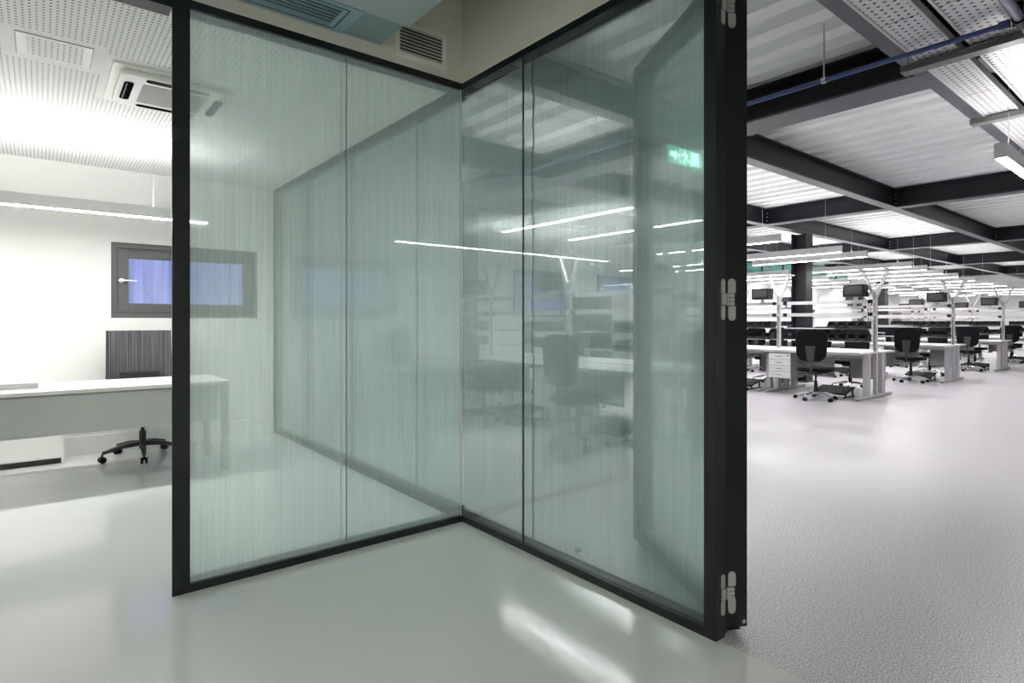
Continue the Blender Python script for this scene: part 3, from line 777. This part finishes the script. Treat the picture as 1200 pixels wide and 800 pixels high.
def make_drawers():
    r = empty('drawer_unit')
    B((-.19,-.24,.27),(.19,.24,.70)).build('body', 'grey_paint', r)
    for k in range(4):
        z = .275+k*.106
        d = B((-.188,-.258,z),(.188,-.24,z+.100)).build('drawer', 'drawer_white', r, bevel=.002)
        MB().bar((-.05,-.275,z+.055),(.05,-.275,z+.055),.008,.008).bar((-.05,-.258,z+.06),(-.05,-.275,z+.055),.007,.007).bar((.05,-.258,z+.06),(.05,-.275,z+.055),.007,.007).build('handle', 'chrome', d)
    MB().tube((.15,-.258,.66),(.15,-.266,.66),.012,n=8).build('lock', 'black_plastic', r)
    return r
def make_bin():
    """open-fronted picking bin: user side is -x"""
    r = empty('storage_bin')
    sx = [(-.20,0),(-.20,.05),(-.14,.115),(0,.115),(0,0)]
    m = MB()
    m.prism(sx, 'y', -.072, -.066); m.prism(sx, 'y', .066, .072)
    m.box((-.20,-.066,0),(0,.066,.006)); m.box((-.006,-.066,.006),(0,.066,.115)); m.box((-.20,-.066,.006),(-.194,.066,.05))
    m.build('tub', 'black_plastic', r)
    B((-.207,-.05,.012),(-.20,.05,.035)).build('label_holder', 'charcoal', r)
    return r
def make_task_chair():
    r = empty('task_chair')
    star_base(r, 'chrome', 0.30, .11, .075, 0.35)
    MB().tube((0,0,.08),(0,0,.30),.032,.024,n=14).tube((0,0,.30),(0,0,.42),.014,n=12).build('gas_lift', 'black_plastic', r, smooth=True)
    m = MB().box((-.11,-.09,.41),(.11,.09,.45)); m.bar((.05,-.09,.43),(.08,-.25,.40),.02,.012).bar((-.03,.09,.43),(-.06,.25,.40),.02,.012); m.build('mechanism', 'charcoal', r)
    MB().prism(rounded(.46,.49,.12), 'z', .45,.52).build('seat', 'black_fabric', r, bevel=.025, segs=3)
    # backrest at -x side, rounded plate curved about z
    pts = rounded(.46,.50,.13,6)
    vs = []; fs = []
    for s in (0, 1):
        for (y, z) in pts:
            yy = y*(1.0 - .12*(z/.25 < -.2)*abs(z)/.25)
            vs.append((-.235 + .14*yy*yy*2 - .05*(z+.25)*.5 - s*.05, yy, z + .87))
    n = len(pts)
    fs = [tuple(range(n)), tuple(range(2*n-1, n-1, -1))] + [(i, n+i, n+(i+1) % n, (i+1) % n) for i in range(n)]
    MB().add(vs, fs).build('backrest', 'black_fabric', r, bevel=.015, segs=3, smooth=True)
    MB().prism([(-.05,.63),(.05,.63),(.075,.86),(-.075,.86)], 'x', -.312, -.285).build('back_panel', 'charcoal', r, bevel=.01)
    MB().bar((-.08,0,.43),(-.27,0,.45),.06,.02).bar((-.27,0,.44),(-.292,0,.80),.055,.022,up=(0,1,0)).build('back_stem', 'charcoal', r)
    return r
def make_footrest():
    r = empty('footrest')
    m = MB().prism([(-.20,.05),(.20,.14),(.20,.165),(-.20,.075)], 'y', -.26, .26); m.build('tread', 'black_plastic', r, bevel=.006)
    for s in (-1, 1): MB().bar((-.2,s*.24,.012),(.2,s*.24,.012),.025,.024).bar((.14,s*.24,.02),(.14,s*.24,.13),.025,.02,up=(0,1,0)).bar((-.14,s*.24,.02),(-.14,s*.24,.07),.025,.02,up=(0,1,0)).build('side_frame', 'charcoal', r)
    return r
def make_box():
    r = empty('control_box')
    B((-.10,-.16,-.10),(.10,.16,.10)).build('housing', 'black_plastic', r, bevel=.008)
    B((-.104,-.13,-.06),(-.10,.13,.07)).build('panel', 'charcoal', r); B((.0,-.03,-.16),(.03,.03,-.10)).build('bracket', 'alu', r)
    return r
proto = {}
makers = {'bench_u': lambda: make_bench(1), 'bench_end': lambda: make_bench(2), 'bench': lambda: make_bench(0), 'drawers': make_drawers, 'bin': make_bin, 'chair': make_task_chair, 'footrest': make_footrest, 'box': make_box}
def put(kind, loc, rz, lab, cat, grp):
    if kind not in proto:
        proto[kind] = o = makers[kind]()
    else: o = copy_tree(proto[kind])
    o.location = loc; o.rotation_euler = (0,0,rz); tag(o, lab, cat, grp); return o
ROWS = [(5.20, 0, 3, 'row behind the glass'), (10.62, 0, 3, 'nearest doorway row'), (14.85, 0, 3, 'second doorway row'), (19.1, 0, 3, 'third doorway row'), (23.4, 0, 3, 'fourth doorway row')]
BAY = ['aisle end', 'middle', 'wall end']
for ri, (xc, b0, b1, rn) in enumerate(ROWS):
    for b in range(b0, b1):
        y0 = 3.62 + b*1.6
        where = '%s of the %s' % (BAY[b], rn)
        put('bench_end' if b == b1-1 else 'bench_u', (xc, y0, 0), 0, 'grey workbench with overhead rails, near side, ' + where, 'workbench', 'workbenches')
        put('bench', (xc+.02, y0+BW+.01, 0), math.pi, 'plain grey workbench, far side, ' + where, 'workbench', 'workbenches')
        put('drawers', (xc-.48, y0+1.28, 0), -math.pi/2, 'white four-drawer pedestal under workbench, near side, ' + where, 'drawer unit', 'drawer units')
        if ri in (1, 2): put('drawers', (xc+.50, y0+.34, 0), math.pi/2, 'white four-drawer pedestal under workbench, far side, ' + where, 'drawer unit', 'drawer units')
        cj_ = random.uniform(-.06, .06)
        put('chair', (xc-1.0+cj_, y0+.53+random.uniform(-.05,.05), 0), random.uniform(-.18,.18), 'black task chair, near side, ' + where, 'chair', 'task chairs')
        put('chair', (xc+1.10, y0+.80+random.uniform(-.05,.12), 0), math.pi+random.uniform(-.4,.4), 'black task chair, far side, ' + where, 'chair', 'task chairs')
        put('footrest', (xc-.36, y0+.55, 0), 0, 'black footrest on the floor, near side, ' + where, 'footrest', 'footrests')
        put('box', (xc-.13, y0+.30, 1.66+.09), 0, 'black control box on upper rail, ' + where, 'control box', 'control boxes')
        for ti, z in enumerate((.92, 1.13)):
            for k in range(4):
                put('bin', (xc-.05, y0+.16+k*.155, z), 0, 'black picking bin, %s tier, %s from right, %s' % (['lower', 'upper'][ti], ordn[k], where), 'bin', 'picking bins')

# ------------------------------------------------------------------ steel cabinets along the far wall
pmat('cabinet_dark', (0.05, 0.05, 0.055), 0.5, noise=0.05)
def make_cabinet(mat):
    r = empty('steel_cabinet')
    B((-.46,-.42,.04),(.46,0,1.92)).build('body', mat, r)
    B((-.44,-.40,0),(.44,-.02,.04)).build('plinth', 'black_plastic', r)
    for s in (-1, 1):
        d = B((s*.005,-.44,.06),(s*.455,-.42,1.90)).build('door', mat, r, bevel=.003)
        B((s*.03,-.46,.95),(s*.05,-.44,1.10)).build('handle', 'chrome', d)
    return r
cabs = {}
for i, X in enumerate((9.9, 10.9, 11.9, 24.2, 25.2, 27.9, 28.9, 30.2)):
    mt = ['cabinet_dark', 'grey_paint'][i % 2]
    if mt in cabs: o = copy_tree(cabs[mt])
    else: o = cabs[mt] = make_cabinet(mt)
    o.location = (X, WY1-.03, 0)
    tag(o, '%s two-door steel cabinet at the workshop far wall, %s from the left' % (['black', 'grey'][i % 2], (ordn + ['seventh', 'eighth'])[i]), 'cabinet', 'steel cabinets')
